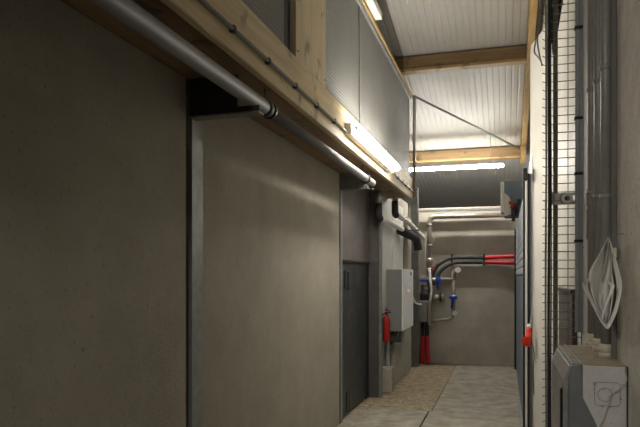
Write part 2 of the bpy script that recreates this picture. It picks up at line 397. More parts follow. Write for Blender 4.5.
# ------------------------------------------------------------ drain pipe under the soffit
PX, PZ, PR = -1.43, 2.744, .046
r = empty('drain_pipe', (PX, 3, PZ), 'grey plastic pipe hanging under the soffit of the timber beam', 'pipe')
m = MB(); m.tube([(PX, -2, PZ), (PX, 3.66, PZ)], PR, 24); m.build('pipe_section', M['pvc_grey'], r)
m = MB(); m.tube([(PX, 3.62, PZ), (PX, 6.9, PZ)], PR-.006, 24); m.build('pipe_section', M['pvc_grey'], r)
m = MB(); m.tube([(PX, 3.6, PZ), (PX, 3.665, PZ)], PR+.005, 24); m.build('coupling', M['rubber'], r)
for y in (.9, 3.70, 6.55):
    e = empty('pipe_clip', (PX, y, PZ), {.9: 'black pipe clip on the grey pipe nearest the camera', 3.70: 'black pipe clip on the grey pipe at its coupling', 6.55: 'black pipe clip near the end of the grey pipe'}[y], 'clip', 'clips holding the grey pipe')
    m = MB(); m.tube([(PX, y-.014, PZ), (PX, y+.014, PZ)], PR+.006, 24); m.build('clip_band', M['black'], e)
    m = MB(); m.cyl((PX-.03, y, PZ+.045), (PX-.03, y, 2.886), .006, 8); m.cyl((PX-.03, y, PZ+.04), (PX-.03, y, PZ+.065), .011, 8); m.build('hanger_rod', M['wire'], e)

# conduit along the beam face with clips
CX, CZ = BX+.018, 2.972
m = MB(); m.tube([(CX, -2, CZ), (CX, 5.52, CZ), (CX+.03, 5.6, CZ+.01)], .012, 12)
o = m.build('conduit', M['conduit_near']); o['label'] = 'thin dark conduit clipped to the timber beam, leading to its lamp'; o['category'] = 'conduit'
m = MB(); m.tube([(CX, 7.85, CZ+.05), (CX, 8.0, CZ+.02), (CX, 9.58, CZ+.02)], .0105, 12)
o2 = m.build('conduit', M['white_plastic']); o2['label'] = 'short pale conduit on the timber beam past the glowing lamp'; o2['category'] = 'conduit'
m = MB(); m.box(CX-.018, CX+.013, -.016, .016, -.018, .018, .004, 1)
clip = m.build('conduit_clip', M['black']); me = clip.data
ORD = ['nearest', 'second', 'third', 'fourth', 'fifth', 'sixth', 'seventh']
spots = [(5.46-.5*i, CZ, f"small black clip on the dark beam conduit, {ORD[i]} to the glowing beam lamp" if i == 0 else f"small black clip on the dark beam conduit, {ORD[i]} from the glowing beam lamp") for i in range(7)]
spots += [(8.15+.35*i, CZ+.02, f"small black clip under the short pale conduit, {ORD[i]} from the lamp's far end" if i else "small black clip under the short pale conduit, right at the lamp's far end") for i in range(5)]
for k, (y, zz, l) in enumerate(spots):
    c = clip if k == 0 else clip.copy()
    if k: COL.objects.link(c)
    c.location = (0, y, zz); c['group'] = 'clips of the beam conduits'; c['category'] = 'clip'; c['label'] = l

# ------------------------------------------------------------ things by the far left wall
# control cabinet
cb = empty('control_cabinet', (-1.6, 9.95, .87), 'light grey wall cabinet with small coloured lights, beyond the dark door', 'cabinet')
m = MB(); m.box(-1.738, -1.50, 9.40, 10.5, .86, 1.80, .008); m.build('body', M['cab_side'], cb)
m = MB(); m.box(-1.498, -1.475, 9.41, 10.49, .87, 1.805, .006); m.build('door', M['cab_front'], cb)
m = MB(); m.box(-1.475, -1.468, 10.17, 10.25, 1.71, 1.77, .002); m.build('lock', M['black'], cb)
m = MB(); m.cyl((-1.475, 9.93, 1.575), (-1.465, 9.93, 1.575), .015, 12); m.build('indicator_light', M['green_led'], cb, label='green indicator light')
m = MB(); m.cyl((-1.475, 9.96, 1.47), (-1.455, 9.96, 1.47), .02, 14); m.box(-1.475, -1.462, 9.87, 9.93, 1.44, 1.49); m.build('indicator_light', M['orange_led'], cb, label='orange switch light')
# cables below the cabinet
r = empty('cable_tray', (-1.6, 9.6, .7), 'black cable bunch and tray under the grey wall cabinet', 'cables')
m = MB(); m.box(-1.72, -1.52, 9.36, 9.50, .70, .72); m.box(-1.72, -1.50, 9.36, 9.38, .70, .78); m.build('tray', M['dark_steel'], r)
for i in range(4):
    x = -1.70+.055*i
    m = MB(); m.tube(smooth_path([(x, 9.47, .87), (x, 9.47, .80), (x-.02*i, 9.44, .72), (x-.05*i, 9.42, .66)]), .016, 8); m.build('cable', M['rubber'], r)
m = MB(); m.tube(smooth_path([(-1.69, 9.36, .72), (-1.69, 9.3, .66), (-1.69, 9.3, .2), (-1.69, 9.3, .0)]), .03, 10)
o = m.build('cable_duct', M['conduit']); o['label'] = 'grey cable duct running down to the floor behind the extinguisher'; o['category'] = 'conduit'
m = MB(); m.box(-1.738, -1.58, 9.02, 9.22, 0, .36, .01); 
o = m.build('concrete_block', M['concrete']); o['label'] = 'low grey concrete block on the floor under the fire extinguisher'; o['category'] = 'block'
m = MB(); m.box(-1.738, -1.63, 9.6, 11.09, 0, .80, .012)
o = m.build('concrete_plinth', M['concrete']); o['label'] = 'concrete plinth along the wall beneath the grey cabinet'; o['category'] = 'plinth'
# fire extinguisher
ex = empty('fire_extinguisher', (-1.665, 9.05, .74), 'red fire extinguisher hanging beside the grey cabinet', 'fire extinguisher')
c = Vector((-1.665, 9.05, 0))
m = MB(); m.tube([c+Vector((0,0,z)) for z in (.735, .74, .76, 1.06, 1.10, 1.125, 1.14)], [.03, .05, .057, .057, .045, .025, .018], 24); m.build('cylinder', M['red'], ex)
m = MB(); m.cyl(c+Vector((0,0,1.135)), c+Vector((0,0,1.165)), .022); m.box(c.x-.02, c.x+.07, c.y-.012, c.y+.012, 1.16, 1.175, .003); m.box(c.x-.02, c.x+.06, c.y-.012, c.y+.012, 1.185, 1.197, .003); m.build('valve_head', M['black'], ex)
m = MB(); m.tube(smooth_path([c+Vector((-.02,-.02,1.155)), c+Vector((-.05,-.05,1.12)), c+Vector((-.04,-.065,1.0)), c+Vector((-.03,-.063,.86))]), .009, 8); m.build('hose', M['rubber'], ex)
m = MB(); m.cyl(c+Vector((.0,-.0,1.2)), c+Vector((0,0,1.235)), .02); m.build('safety_cap', M['red'], ex)
m = MB(); m.box(c.x-.07, c.x-.02, c.y-.02, c.y+.02, .95, 1.0); m.build('bracket', M['dark_steel'], ex)

# back-left steel column
r = empty('steel_column', (-1.63, 11.75, 0), 'grey steel column standing in the far left corner of the corridor', 'column')
m = MB(); m.box(-1.70, -1.56, 11.70, 11.714, 0, 3.35, .002, 1); m.box(-1.638, -1.626, 11.714, 11.84, 0, 3.35); m.box(-1.70, -1.56, 11.84, 11.854, 0, 3.35, .002, 1); m.build('column_profile', M['galv_dull'], r)
m = MB(); m.prism([(-1.74, 2.98), (-1.56, 3.05), (-1.56, 3.1), (-1.80, 3.35), (-1.9, 3.35)], 'Y', 11.66, 11.69); m.build('gusset_plate', M['galv_dull'], r)
m = MB(); m.box(-1.728, -1.66, 11.1, 11.55, 0, 2.75, .006, 1)
o = m.build('concrete_pilaster', M['concrete']); o['label'] = 'pale concrete pilaster behind the grey cabinet near the corner'; o['category'] = 'pilaster'

# ventilation pipes under the beam end: white pipes with black sleeves
def vent(u0, v0, Y, pts, lab):
    r = empty('insulated_pipe', atY(u0, v0, Y), lab, 'pipe')
    P = [atY(*p) for p in pts]
    m = MB(); m.tube([P[0]+Vector((0,0,.30)), P[0]+Vector((0,0,.12))], .045, 16); m.build('upper_pipe', M['steel_pipe'], r)
    m = MB(); m.tube(elbow_path([P[0]+Vector((0,0,.13)), P[0]+Vector((0,0,-.06)), P[0]+(P[1]-P[0]).normalized()*.10+Vector((0,0,-.06))], .05), .052, 16); m.build('rubber_sleeve', M['rubber'], r)
    m = MB(); m.tube(elbow_path([P[0]+Vector((0,0,-.06))]+P[1:], .08), .041, 16); m.build('white_pipe', M['white_plastic'], r)
vent(378, 212, 8.4, [(378.5, 213, 8.4), (394, 225, 9.5), (402, 229, 10.1)], 'white pipe with black elbow sleeve under the beam, left of the pair')
vent(395, 210, 9.35, [(395, 210, 9.35), (408, 222, 10.5), (423.5, 238, 11.6), (423.8, 274, 11.7)], 'white pipe with black elbow sleeve under the beam, right of the pair')
m = MB(); m.tube(elbow_path([atY(400, 230, 10.3), atY(416, 238, 11.2), atY(418, 247, 11.3), atY(418, 250, 11.3)], .06), .075, 16)
o = m.build('insulated_hose', M['rubber']); o['label'] = 'thick black insulated hose bending down below the white pipes'; o['category'] = 'hose'
m = MB(); m.box(-1.735, -1.33, 10.35, 10.41, atY(400, 230, 10.4).z-.02, atY(400, 230, 10.4).z+.0)
o = m.build('support_bracket', M['galv_dull']); o['label'] = 'flat steel bracket carrying the white pipes on the left wall'; o['category'] = 'bracket'

# ------------------------------------------------------------ back wall services
m = MB(); z = atY(460, 210.3, 12.1).z; m.box(-1.62, .06, 12.08, 12.14, z-.02, z+.03, .005)
o = m.build('top_rail', M['galv_dull']); o['label'] = 'galvanised rail along the top of the back wall above the steel pipe'; o['category'] = 'rail'
SP = 12.05
a = atY(429.5, 345, SP); hz = atY(460, 216, SP).z; R = Vector((.12, SP, hz))
top = Vector((atY(429.5, 230, SP).x, SP, hz))
r = empty('steel_pipe', (top.x, SP, 1.5), 'steel pipe rising on the back wall and turning right along its top', 'pipe')
m = MB(); m.tube(elbow_path([(top.x, SP, atY(429, 300, SP).z), top, R], .13, 8), .047, 18); m.build('bent_pipe', M['steel_pipe'], r)
for q in ((top.x, SP, hz-.16), (top.x, SP, hz-.55)):
    m = MB(); m.tube([Vector(q)-Vector((0,0,.02)), Vector(q)+Vector((0,0,.02))], .056, 16); m.build('weld_collar', M['galv_dull'], r)
m = MB(); m.cyl(atY(429.5, 258, SP), atY(429.5, 264, SP), .062); m.build('union', M['steel_pipe'], r)
m = MB(); m.cyl(atY(429.5, 268, SP), atY(429.5, 273, SP), .058); m.build('union', M['steel_pipe'], r)
m = MB(); m.box(top.x+.04, top.x+.09, SP-.06, SP-.02, atY(433, 270, SP).z, atY(433, 267, SP).z); m.build('red_tag', M['red_sleeve'], r)

# two black hoses with red sleeves
def hose(v, dx, lab):
    r = empty('power_cable', atY(470, v, 12.2), lab, 'cable', 'black cables with red sleeves on the back wall')
    pts = [atY(431+dx, 282+dx, 12.1), atY(436+dx, 268+(v-258)*1.2, 12.12), atY(444+dx, 261.5+(v-258), 12.15), atY(452+dx, v+.6, 12.18), atY(466, v, 12.18), atY(485, v, 12.18)]
    m = MB(); m.tube(smooth_path(pts), .036, 12); m.build('black_sheath', M['rubber'], r)
    e = v-1.2 if v < 260 else v+.6
    m = MB(); m.tube(smooth_path([atY(485, v, 12.18), atY(498, (v+e)/2, 12.18), atY(514.8, e, 12.15)]), .038, 12); m.build('red_sleeve', M['red_sleeve'], r)
hose(257.6, 0, 'upper black cable with red sleeve running across the back wall')
hose(262.2, 3, 'lower black cable with red sleeve running across the back wall')
for u, l in ((452, 'black saddle on the two cables where they start to bend down'), (484, 'black saddle on the two cables where the red sleeves begin')):
    m = MB(); p = atY(u, 259.8, 12.22); m.box(p.x-.015, p.x+.015, 12.14, 12.27, p.z-.11, p.z+.11, .003)
    o = m.build('cable_saddle', M['black']); o['label'] = l; o['category'] = 'clip'
for u, l in ((422.6, 'left red-sleeved cable rising from the floor at the back wall'), (427, 'right red-sleeved cable rising from the floor at the back wall')):
    r = empty('floor_cable', atY(u, 364, 12.1), l, 'cable', 'red-sleeved cables at the floor')
    m = MB(); m.tube([atY(u, 322, 12.12), atY(u, 336.5, 12.12)], .038, 12); m.build('black_sheath', M['rubber'], r)
    m = MB(); s = -1 if u < 425 else 1.6; m.tube(smooth_path([atY(u, 336, 12.12), atY(u+.1*s, 350, 12.12), atY(u+s*.8, 363.3, 12.12)]), [.04]*12+[.046], 12); m.build('red_sleeve', M['red_sleeve'], r)

# valve manifold
VY = 12.0
v = empty('valve_manifold', atY(440, 290, VY), 'brass-coloured pipework with blue valve handles on the back wall', 'pipework')
def part(pts, r, name, mt, rad=None):
    P = [atY(u, w_, y) for u, w_, y in pts]
    m = MB(); m.tube(elbow_path(P, rad) if rad else P, r, 14); return m.build(name, M[mt], v)
part([(412, 279.5, VY), (454, 279.5, VY)], .038, 'pipe_run', 'steel_pipe')
part([(454, 279.5, VY), (454, 271, VY), (457.5, 270, VY)], .038, 'pipe_elbow', 'steel_pipe', .04)
part([(453.5, 272, VY), (453.5, 315, VY)], .034, 'pipe_run', 'steel_pipe')
part([(431, 321.5, VY), (440, 320, VY), (451, 319, VY), (454, 313, VY)], .028, 'pipe_run', 'steel_pipe', .06)
m = MB(); p = atY(458, 270, VY); m.cyl(p-Vector((0,.05,0)), p+Vector((0,.02,0)), .052); m.build('end_cap', M['white_plastic'], v)
m = MB(); p = atY(454.8, 313, VY); m.cyl(p-Vector((0,.06,0)), p+Vector((0,.02,0)), .045); m.build('end_cap', M['white_plastic'], v)
def valve(u, w_, vert, hu, hv):
    p = atY(u, w_, VY)
    d = Vector((0,0,1)) if vert else Vector((1,0,0))
    m = MB(); m.cyl(p-d*.05, p+d*.05, .052, 8); 
    vb = m.build('valve_body', M['steel_pipe'], v)
    m = MB(); m.cyl(p-Vector((0,.04,0)), p-Vector((0,.095,0)), .022, 10)
    q = atY(hu, hv, VY)-Vector((0,.085,0)); pp = p-Vector((0,.085,0))
    m.tube([pp-(q-pp)*.15, pp, q], [.022, .03, .02], 8)
    m.box(p.x-(.075 if vert else .045), p.x+(.075 if vert else .045), p.y-.09, p.y-.05, p.z-(.03 if vert else .055), p.z+(.03 if vert else .055), .008)
    m.build('valve_handle', M['blue'], vb, label='blue valve handle')
valve(417.5, 280.5, False, 417.8, 286)
valve(438.5, 279.5, False, 438.3, 289.5)
valve(453.5, 297.5, True, 452, 308.5)
m = MB(); p = atY(424.5, 281, VY-.06); m.box(p.x-.05, p.x+.05, p.y-.04, p.y+.02, p.z-.02, p.z+.03, .01); m.build('blue_flange', M['blue'], v, label='blue flange on the pump')
# pump
pm = empty('water_pump', atY(425, 302, 11.9), 'black pump standing on the grey tank by the back wall', 'pump')
a = atY(424.5, 284, 11.92); b = atY(424.5, 300, 11.92)
m = MB(); m.tube([a, a+(b-a)*.1, a+(b-a)*.55, a+(b-a)*.6, b], [.03, .065, .065, .085, .085], 18); m.build('pump_body', M['black'], pm)
m = MB(); p = atY(426.5, 288.5, 11.84); m.cyl(p, p+Vector((0,-.02,0)), .03, 14); m.build('dial', M['cab_side'], pm)
r = empty('tank', atY(424, 323, 11.9), 'small dull grey tank mounted low on the back wall', 'tank')
p = atY(416.5, 322, 11.82); q = atY(430.5, 301, 11.82)
m = MB(); m.box(p.x, q.x-.05, 11.8, 12.0, p.z, q.z, .02); m.build('body', M['galv_dull'], r)
m = MB(); m.box(q.x-.048, q.x, 11.8, 12.0, p.z-.05, q.z, .012); m.build('side_plate', M['steel_pipe'], r)
r = empty('motor', atY(440, 297, 12.0), 'small steel motor with dark ring below the manifold', 'motor')
a = atY(432, 297.5, 12.0); b = atY(443.5, 297.5, 12.0)
m = MB(); m.cyl(a, a+(b-a)*.72, .062, 18); m.build('casing', M['steel_pipe'], r)
m = MB(); m.cyl(a+(b-a)*.72, a+(b-a)*.82, .088, 18); m.build('ring', M['rubber'], r)
m = MB(); m.cyl(a+(b-a)*.82, b, .075, 18); m.build('end_cover', M['steel_pipe'], r)
m = MB(); m.tube(smooth_path([atY(429.5, 270, 11.98), atY(430.3, 282, 11.93), atY(431.2, 290, 11.93), atY(430, 301, 11.93)]), .024, 10)
o = m.build('white_hose', M['white_plastic']); o['label'] = 'pale flexible hose dropping from the steel pipe to the tank'; o['category'] = 'hose'
m = MB(); m.tube(smooth_path([atY(412.5, 297, 11.5), atY(415, 302, 11.6), atY(418, 304, 11.72), atY(421, 304.5, 11.79)]), .018, 10)
o = m.build('white_hose', M['white_plastic']); o['label'] = 'short white hose from the grey cabinet to the tank'; o['category'] = 'hose'

# ------------------------------------------------------------ far right: shutter, guides, drive box
sh = empty('roller_shutter', (.2, 9.7, 0), 'slatted bluish shutter along the far right side of the corridor', 'shutter')
m = MB()
for i in range(9):
    z = 1.72+i*.095; m.prism([(.20, z), (.19, z+.01), (.19, z+.075), (.20, z+.085)], 'Y', 7.16, 12.2)
m.build('slatted_panel', M['slat'], sh)
m = MB(); m.box(.203, .21, 7.16, 12.2, 1.70, 2.58); m.build('backing', M['black'], sh)
m = MB(); m.box(.197, .225, 7.16, 12.2, .02, 1.70, .003, 1); m.build('lower_panel', M['blue_grey'], sh)
m = MB(); m.box(.165, .197, 11.9, 12.1, 0, 2.55); m.build('far_rail', M['black'], sh)
gd = empty('door_guide', (.22, 7.1, 0), 'upright black and white guide post at the near end of the bluish shutter', 'post')
def gx(u): return ratio(u)*7.08
zt = 2.80
m = MB(); m.box(gx(523), gx(525), 7.06, 7.12, 0, zt); m.build('black_strip', M['black'], gd)
m = MB(); m.box(gx(525.1), gx(527.3), 7.05, 7.12, 0, zt, .003, 1); m.build('white_strip', M['white_paint'], gd)
m = MB(); m.box(gx(527.4), gx(529.4), 7.06, 7.12, 0, zt); m.build('black_strip', M['black'], gd)
m = MB(); m.box(gx(529.6), gx(531.2), 7.07, 7.12, 0, zt, .003, 1); m.build('grey_strip', M['galv'], gd)
m = MB(); p = atY(525.5, 175, 7.0); m.box(p.x-.03, p.x+.02, 6.96, 7.04, p.z-.06, p.z+.07, .012); m.build('top_roller', M['black'], gd)
m = MB(); m.box(.172, .20, 7.1, 8.85, 0, .03, .004, 1)
o = m.build('floor_angle', M['galv']); o['label'] = 'pale steel angle on the floor along the right side'; o['category'] = 'kerb'
# drive box
db = empty('drive_box', (.1, 11.0, 2.8), 'blue-grey box with a red mark at the far right under the ceiling', 'box')
x0, x1 = atY(504.3, 200, 11).x, atY(523, 200, 11).x
zt_, zb_ = atY(512, 180.5, 11).z, atY(512, 216, 11).z
m = MB(); m.box(x0, x1, 11.0, 11.5, zb_, zt_, .01); m.build('body', M['blue_grey'], db)
m = MB(); m.box(x0-.06, x0-.004, 10.99, 11.5, atY(500, 212, 11).z, zt_-.02, .008); m.build('side_cover', M['white_paint'], db)
a = [atY(u, w_, 10.98) for u, w_ in ((504.3, 193), (509, 196.5), (511, 201), (511, 214.5), (504.3, 216))]
m = MB(); m.prism([(p.x, p.z) for p in a], 'Y', 10.975, 10.995); m.build('front_plate', M['white_wall'], db)
m = MB(); P = [atY(u, w_, 10.965) for u, w_ in ((509, 202.5), (511.5, 203), (513, 205), (512.5, 207.5), (511, 206))]; m.tube(smooth_path(P), .028, 8)
m.build('red_mark', M['red'], db)
m = MB(); m.tube([atY(519.5, 199.5, 10.9), atY(515, 214, 10.9)], .03, 10); m.box(atY(511.5, 214, 10.9).x, atY(515.5, 214, 10.9).x, 10.85, 10.98, atY(513, 221, 10.9).z, atY(513, 209, 10.9).z, .01)
m.build('lever', M['black'], db)
# cable and red plug
m = MB(); m.tube(smooth_path([atY(531.5, 60, 7.4)+Vector((0,.0,0)), atY(532.6, 120, 7.2), atY(532.8, 200, 7.0), atY(532.8, 290, 7.0), atY(531.5, 318, 6.97), atY(530, 324, 6.95)]), .006, 8)
o = m.build('hanging_cable', M['conduit']); o['label'] = 'thin grey cable hanging down to the red plug'; o['category'] = 'cable'
pl = empty('power_plug', atY(528, 345, 6.95), 'bright red industrial plug with white end hanging on the right', 'plug')
a, b = atY(529.3, 324, 6.94), atY(527.2, 346.5, 6.90); d = (b-a)
m = MB(); m.tube([a, a+d*.12, a+d*.16], [.018, .024, .028], 16); m.build('cable_gland', M['white_plastic'], pl, label='white cable gland')
m = MB(); m.tube([a+d*.15, a+d*.3, a+d*.5, a+d*.52, a+d*.66, a+d*.67, a+d], [.024, .028, .031, .037, .037, .033, .033], 18); m.build('plug_body', M['red_plug'], pl)
m = MB(); q = a+d*.75; m.box(q.x-.06, q.x-.025, q.y-.02, q.y+.02, q.z-.035, q.z+.03, .008); m.build('hinged_cover', M['red_plug'], pl)
m = MB(); m.tube(smooth_path([atY(530, 338, 6.93), atY(534, 352, 6.98), atY(533.2, 372, 7.0), atY(534, 395, 7.02)]), .005, 6)
o = m.build('loose_string', M['brown_board']); o['label'] = 'thin loose cord hanging below the red plug'; o['category'] = 'cord'

# ------------------------------------------------------------ cable basket tray, right
TY = 3.98
ct = empty('wire_cable_tray', (.33, TY, .9), 'upright wire mesh cable tray standing out from the right white wall', 'cable tray')
z0, z1 = .0, 4.05
m = MB(); wr = .0028
xa, xb = atY(544.5, 200, TY).x, .434
xs = [xa+.006, atY(553.5, 200, TY).x, atY(568, 200, TY).x, atY(581.5, 200, TY).x]
for x in xs: m.tube([(x, TY, z0), (x, TY, z1)], wr, 6)
z = z0+.02
while z < z1:
    m.tube([(xa-.012, TY-.03, z), (xa, TY-.005, z), (xa+.01, TY-.005, z), (xb-.014, TY-.005, z), (xb-.004, TY-.03, z)], wr, 6); z += .0507
m.build('wire_mesh', M['wire'], ct)
# black cables inside the tray
for i, (u, rr, l) in enumerate(((546.0, .006, 'dark grey cable at the left edge of the mesh tray'), (548.9, .008, 'black cable in the mesh tray, beside the left edge cable'), (550.9, .004, 'black cable in the mesh tray, nearest its inner bar'))):
    p = atY(u, 200, TY-.03); m = MB()
    pts = [(p.x+.002*math.sin(z*3+i), TY-.03, z) for z in [0.02+.25*k for k in range(17)]]
    m.tube(pts, rr, 10); o = m.build('black_cable', M['rubber'] if i else M['conduit_near']); o['label'] = l; o['category'] = 'cable'; o['group'] = 'cables in the mesh tray'
# strut bar behind tray
m = MB(); p0 = atY(552.3, 200, 4.10).x; p1 = atY(557.2, 200, 4.10).x
m.prism([(p0, 4.04), (p1, 4.04), (p1, 4.07), (p0+.005, 4.07)], 'Z', 0, 3.62)
o = m.build('strut_bar', M['brown_steel']); o['label'] = 'brownish steel bar behind the left half of the mesh tray'; o['category'] = 'bar'
# grey conduits with ties
p = atY(577.4, 200, 3.95); q = atY(581.6, 200, 3.95)
for s, xx, rr in (('left', p.x, .0145), ('right', q.x, .0135)):
    m = MB(); m.tube([(xx, 3.95, 1.37), (xx+.001, 3.95, 2.7), (xx, 3.95, 4.1)], rr, 14)
    o = m.build('grey_conduit', M['conduit']); o['label'] = f'bluish grey conduit tied to the mesh tray, {s} of the two'; o['category'] = 'conduit'; o['group'] = 'conduits tied to the mesh tray'
for vv, l in ((27.5, 'topmost'), (118, 'second from top'), (173.5, 'third from top, just above the bracket'), (241, 'lowest, below the bracket')):
    z = atY(579, vv, 3.94).z
    m = MB(); m.box(p.x-.0175, q.x+.017, 3.925, 3.972, z-.008, z+.008, .003)
    o = m.build('cable_tie', M['black']); o['label'] = f'black tie around the bluish conduits, {l}'; o['category'] = 'cable tie'; o['group'] = 'ties around the grey conduits'
# dark bracket at top
br = empty('tray_bracket', (.30, 4.1, 3.7), 'dark steel bracket plate with bolts behind the top of the mesh tray', 'bracket')
P = [atY(u, w_, 4.12) for u, w_ in ((549.5, -25), (567.5, -25), (563, 0), (556.2, 43), (549.5, 43))]
m = MB(); m.prism([(a.x, a.z) for a in P], 'Y', 4.10, 4.14); m.build('plate', M['dark_steel'], br)
for u, w_ in ((557.5, 11), (562, 4.5), (550.5, 21), (553, 6)):
    a = atY(u, w_, 4.09); m = MB(); m.cyl(a, a+Vector((0,-.012,0)), .008, 8); m.build('bolt', M['steel_pipe'], br)
# wavy cable by the bracket
m = MB(); P = [atY(u, w_, 4.05) for u, w_ in ((540.5, -15), (538.5, 5), (541, 20), (536.5, 32), (535.5, 42), (534.3, 52), (538, 57), (541, 62))]
m.tube(smooth_path(P), .0045, 8); P = [atY(u, w_, 4.02) for u, w_ in ((542, 0), (540.5, 22), (537.5, 38), (538.5, 50), (542, 66))]; m.tube(smooth_path(P), .0045, 8)
o = m.build('looped_cable', M['steel_pipe']); o['label'] = 'looping grey cable hanging left of the mesh tray top'; o['category'] = 'cable'
# bracket arm with washer
ar = empty('bracket_arm', (.35, 4.0, 2.15), 'slotted steel arm with a white round washer crossing the mesh tray', 'bracket')
z = lambda w_: atY(568, w_, 4.01).z
m = MB(); a, b = atY(551.5, 200, 4.01).x, .436
m.box(a, b, 4.0, 4.02, z(195.5), z(193)); m.box(a, b, 4.0, 4.02, z(204.5), z(201.5)); m.box(a, a+.045, 3.996, 4.024, z(204), z(194)); m.build('slotted_arm', M['bright_steel'], ar)
c_ = atY(565.5, 198.2, 3.97); m = MB(); m.tube([c_, c_+Vector((0,.02,0))], .034, 24); m.build('backing_disc', M['galv_dull'], ar)
m = MB(); c2 = atY(567.3, 198.3, 3.955); m.ring(c2, (0,1,0), .024, .009, 24, 8); m.build('washer', M['white_plastic'], ar, label='white round washer')
m = MB(); m.cyl(c2+Vector((-.01,.0,0)), c2+Vector((-.01,.02,0)), .010, 8); m.build('bolt', M['dark_steel'], ar)
# wall clamp between conduits
wc = empty('wall_clamp', (.42, 3.7, 2.1), 'steel wall clamp right of the mesh tray beside the arm', 'bracket')
m = MB(); a = atY(585.2, 193, 3.70); m.box(a.x, .436, 3.70, 3.73, atY(587, 205, 3.7).z, atY(587, 193, 3.7).z, .003); m.build('plate', M['bright_steel'], wc)
m = MB(); a = atY(588, 199, 3.68); m.cyl((a.x, 3.66, a.z+.05), (a.x, 3.66, a.z-.22), .010, 10); m.build('rod', M['dark_steel'], wc)
m = MB(); a = atY(586.5, 207, 3.66); b = atY(591, 212, 3.66); m.tube([a, b], .008, 8); m.build('hook', M['white_plastic'], wc)
m = MB(); m.tube(smooth_path([atY(583.5, 247, 3.9), atY(587, 251, 3.85), atY(591.5, 254, 3.7)]), .0035, 6)
o = m.build('tie_tail', M['rubber']); o['label'] = 'black tie tail sticking out right of the bluish conduits'; o['category'] = 'cable tie'
# brown board behind tray
m = MB(); m.box(.405, .432, 4.22, 5.24, 0, 1.615, .003, 1)
o = m.build('brown_board', M['brown_board']); o['label'] = 'dark brown board standing against the white wall behind the mesh tray'; o['category'] = 'board'
m = MB(); m.box(.395, .404, 4.22, 5.24, 1.585, 1.61)
m.build('board_cap', M['black'], o)

# ------------------------------------------------------------ three conduits down to the near box
BXZ = 1.362
cps = []
for i, (u, rr, x) in enumerate(((591.8, .020, .408), (598.8, .021, .408), (606.3, .0225, .405))):
    y = x/ratio(u); cps.append((x, y, rr))
    l = ('dark conduit down to the grey box, left of three', 'dark conduit down to the grey box, middle of three', 'dark conduit down to the grey box, right of three, behind the papers')[i]
    r = empty('wall_conduit', (x, y, BXZ), l, 'conduit', 'conduits entering the grey box')
    m = MB(); m.tube([(x, y, BXZ+.05), (x, y, 4.0)], rr, 18); m.build('tube', M['conduit_near'], r)
    zc = {0: 2.1, 1: 2.05, 2: 2.02}[i]
    for zz in (zc, zc+.5+.02*i):
        m = MB(); m.tube([(x, y, zz), (x, y, zz+.02)], rr+.0045, 18); m.box(x, .438, y-.012, y+.012, zz, zz+.02); m.build('clip_band', M['conduit_near'], r)
    g_ = empty('cable_gland', (x, y, BXZ), ('beige cable gland on the dusty box top, left of three', 'beige cable gland on the dusty box top, middle of three', 'beige cable gland on the dusty box top, right of three')[i], 'cable gland', 'glands on the grey box')
    m = MB(); m.tube([(x, y, BXZ), (x, y, BXZ+.02)], rr+.008, 6); m.build('hex_nut', M['beige_plastic'], g_)
    m = MB(); m.tube([(x, y, BXZ+.019), (x, y, BXZ+.025), (x, y, BXZ+.048), (x, y, BXZ+.056)], [rr+.001, rr+.006, rr+.006, rr+.002], 18); m.build('dome_nut', M['beige_plastic'], g_)

# ------------------------------------------------------------ near control box
cbx = empty('control_box', (.33, 2.9, .80), 'dusty grey and white control box on the near right wall', 'control box')
Y0, Y1, ZT, ZB = 2.565, 3.27, BXZ, .80
m = MB(); m.prism([(.285, ZB), (.438, ZB), (.438, ZT-.002), (.289, ZT-.002), (.283, ZT-.01), (.283, 1.19), (.338, 1.115), (.338, ZB+.05)][0:0] + [(.34, ZB), (.437, ZB), (.437, ZT-.003), (.284, ZT-.003), (.284, 1.235), (.34, 1.13)], 'Y', Y0, Y1, .004)
m.build('body', M['box_white'], cbx)
m = MB(); m.box(.29, .435, Y0+.006, Y1, ZT-.004, ZT+.001, .001, 1); m.build('dusty_top', M['box_dusty'], cbx, label='dust-covered top')
m = MB(); m.prism([(.230, ZB), (.338, ZB), (.338, 1.128), (.282, 1.233), (.282, ZT-.001), (.272, ZT), (.248, ZT-.004), (.236, ZT-.05)], 'Y', Y0+.004, Y1-.01, .004)
m.build('shell', M['box_shell'], cbx, label='dark grey shell')
m = MB(); m.box(.279, .2845, Y0+.012, Y1, ZT-.002, ZT+.004, .001, 1); m.box(.248, .2535, Y0+.02, Y1-.02, ZT-.004, ZT+.002, .001, 1); m.build('edge_rim', M['cab_side'], cbx)
m = MB(); m.box(.254, .278, Y0+.02, Y1-.02, ZT-.003, ZT+.0005, 0); m.build('dusty_strip', M['box_dusty'], cbx)
m = MB(); m.prism([(.215, ZB+.02), (.231, ZB+.02), (.237, ZT-.05), (.247, ZT-.012), (.240, ZT-.012), (.218, ZT-.07)], 'Y', Y0+.05, Y1-.03, .003); m.build('front_door', M['box_door'], cbx)
m = MB(); m.box(.208, .216, Y0+.05, Y0+.09, ZB+.05, 1.26, .003); m.build('hinge', M['black'], cbx)
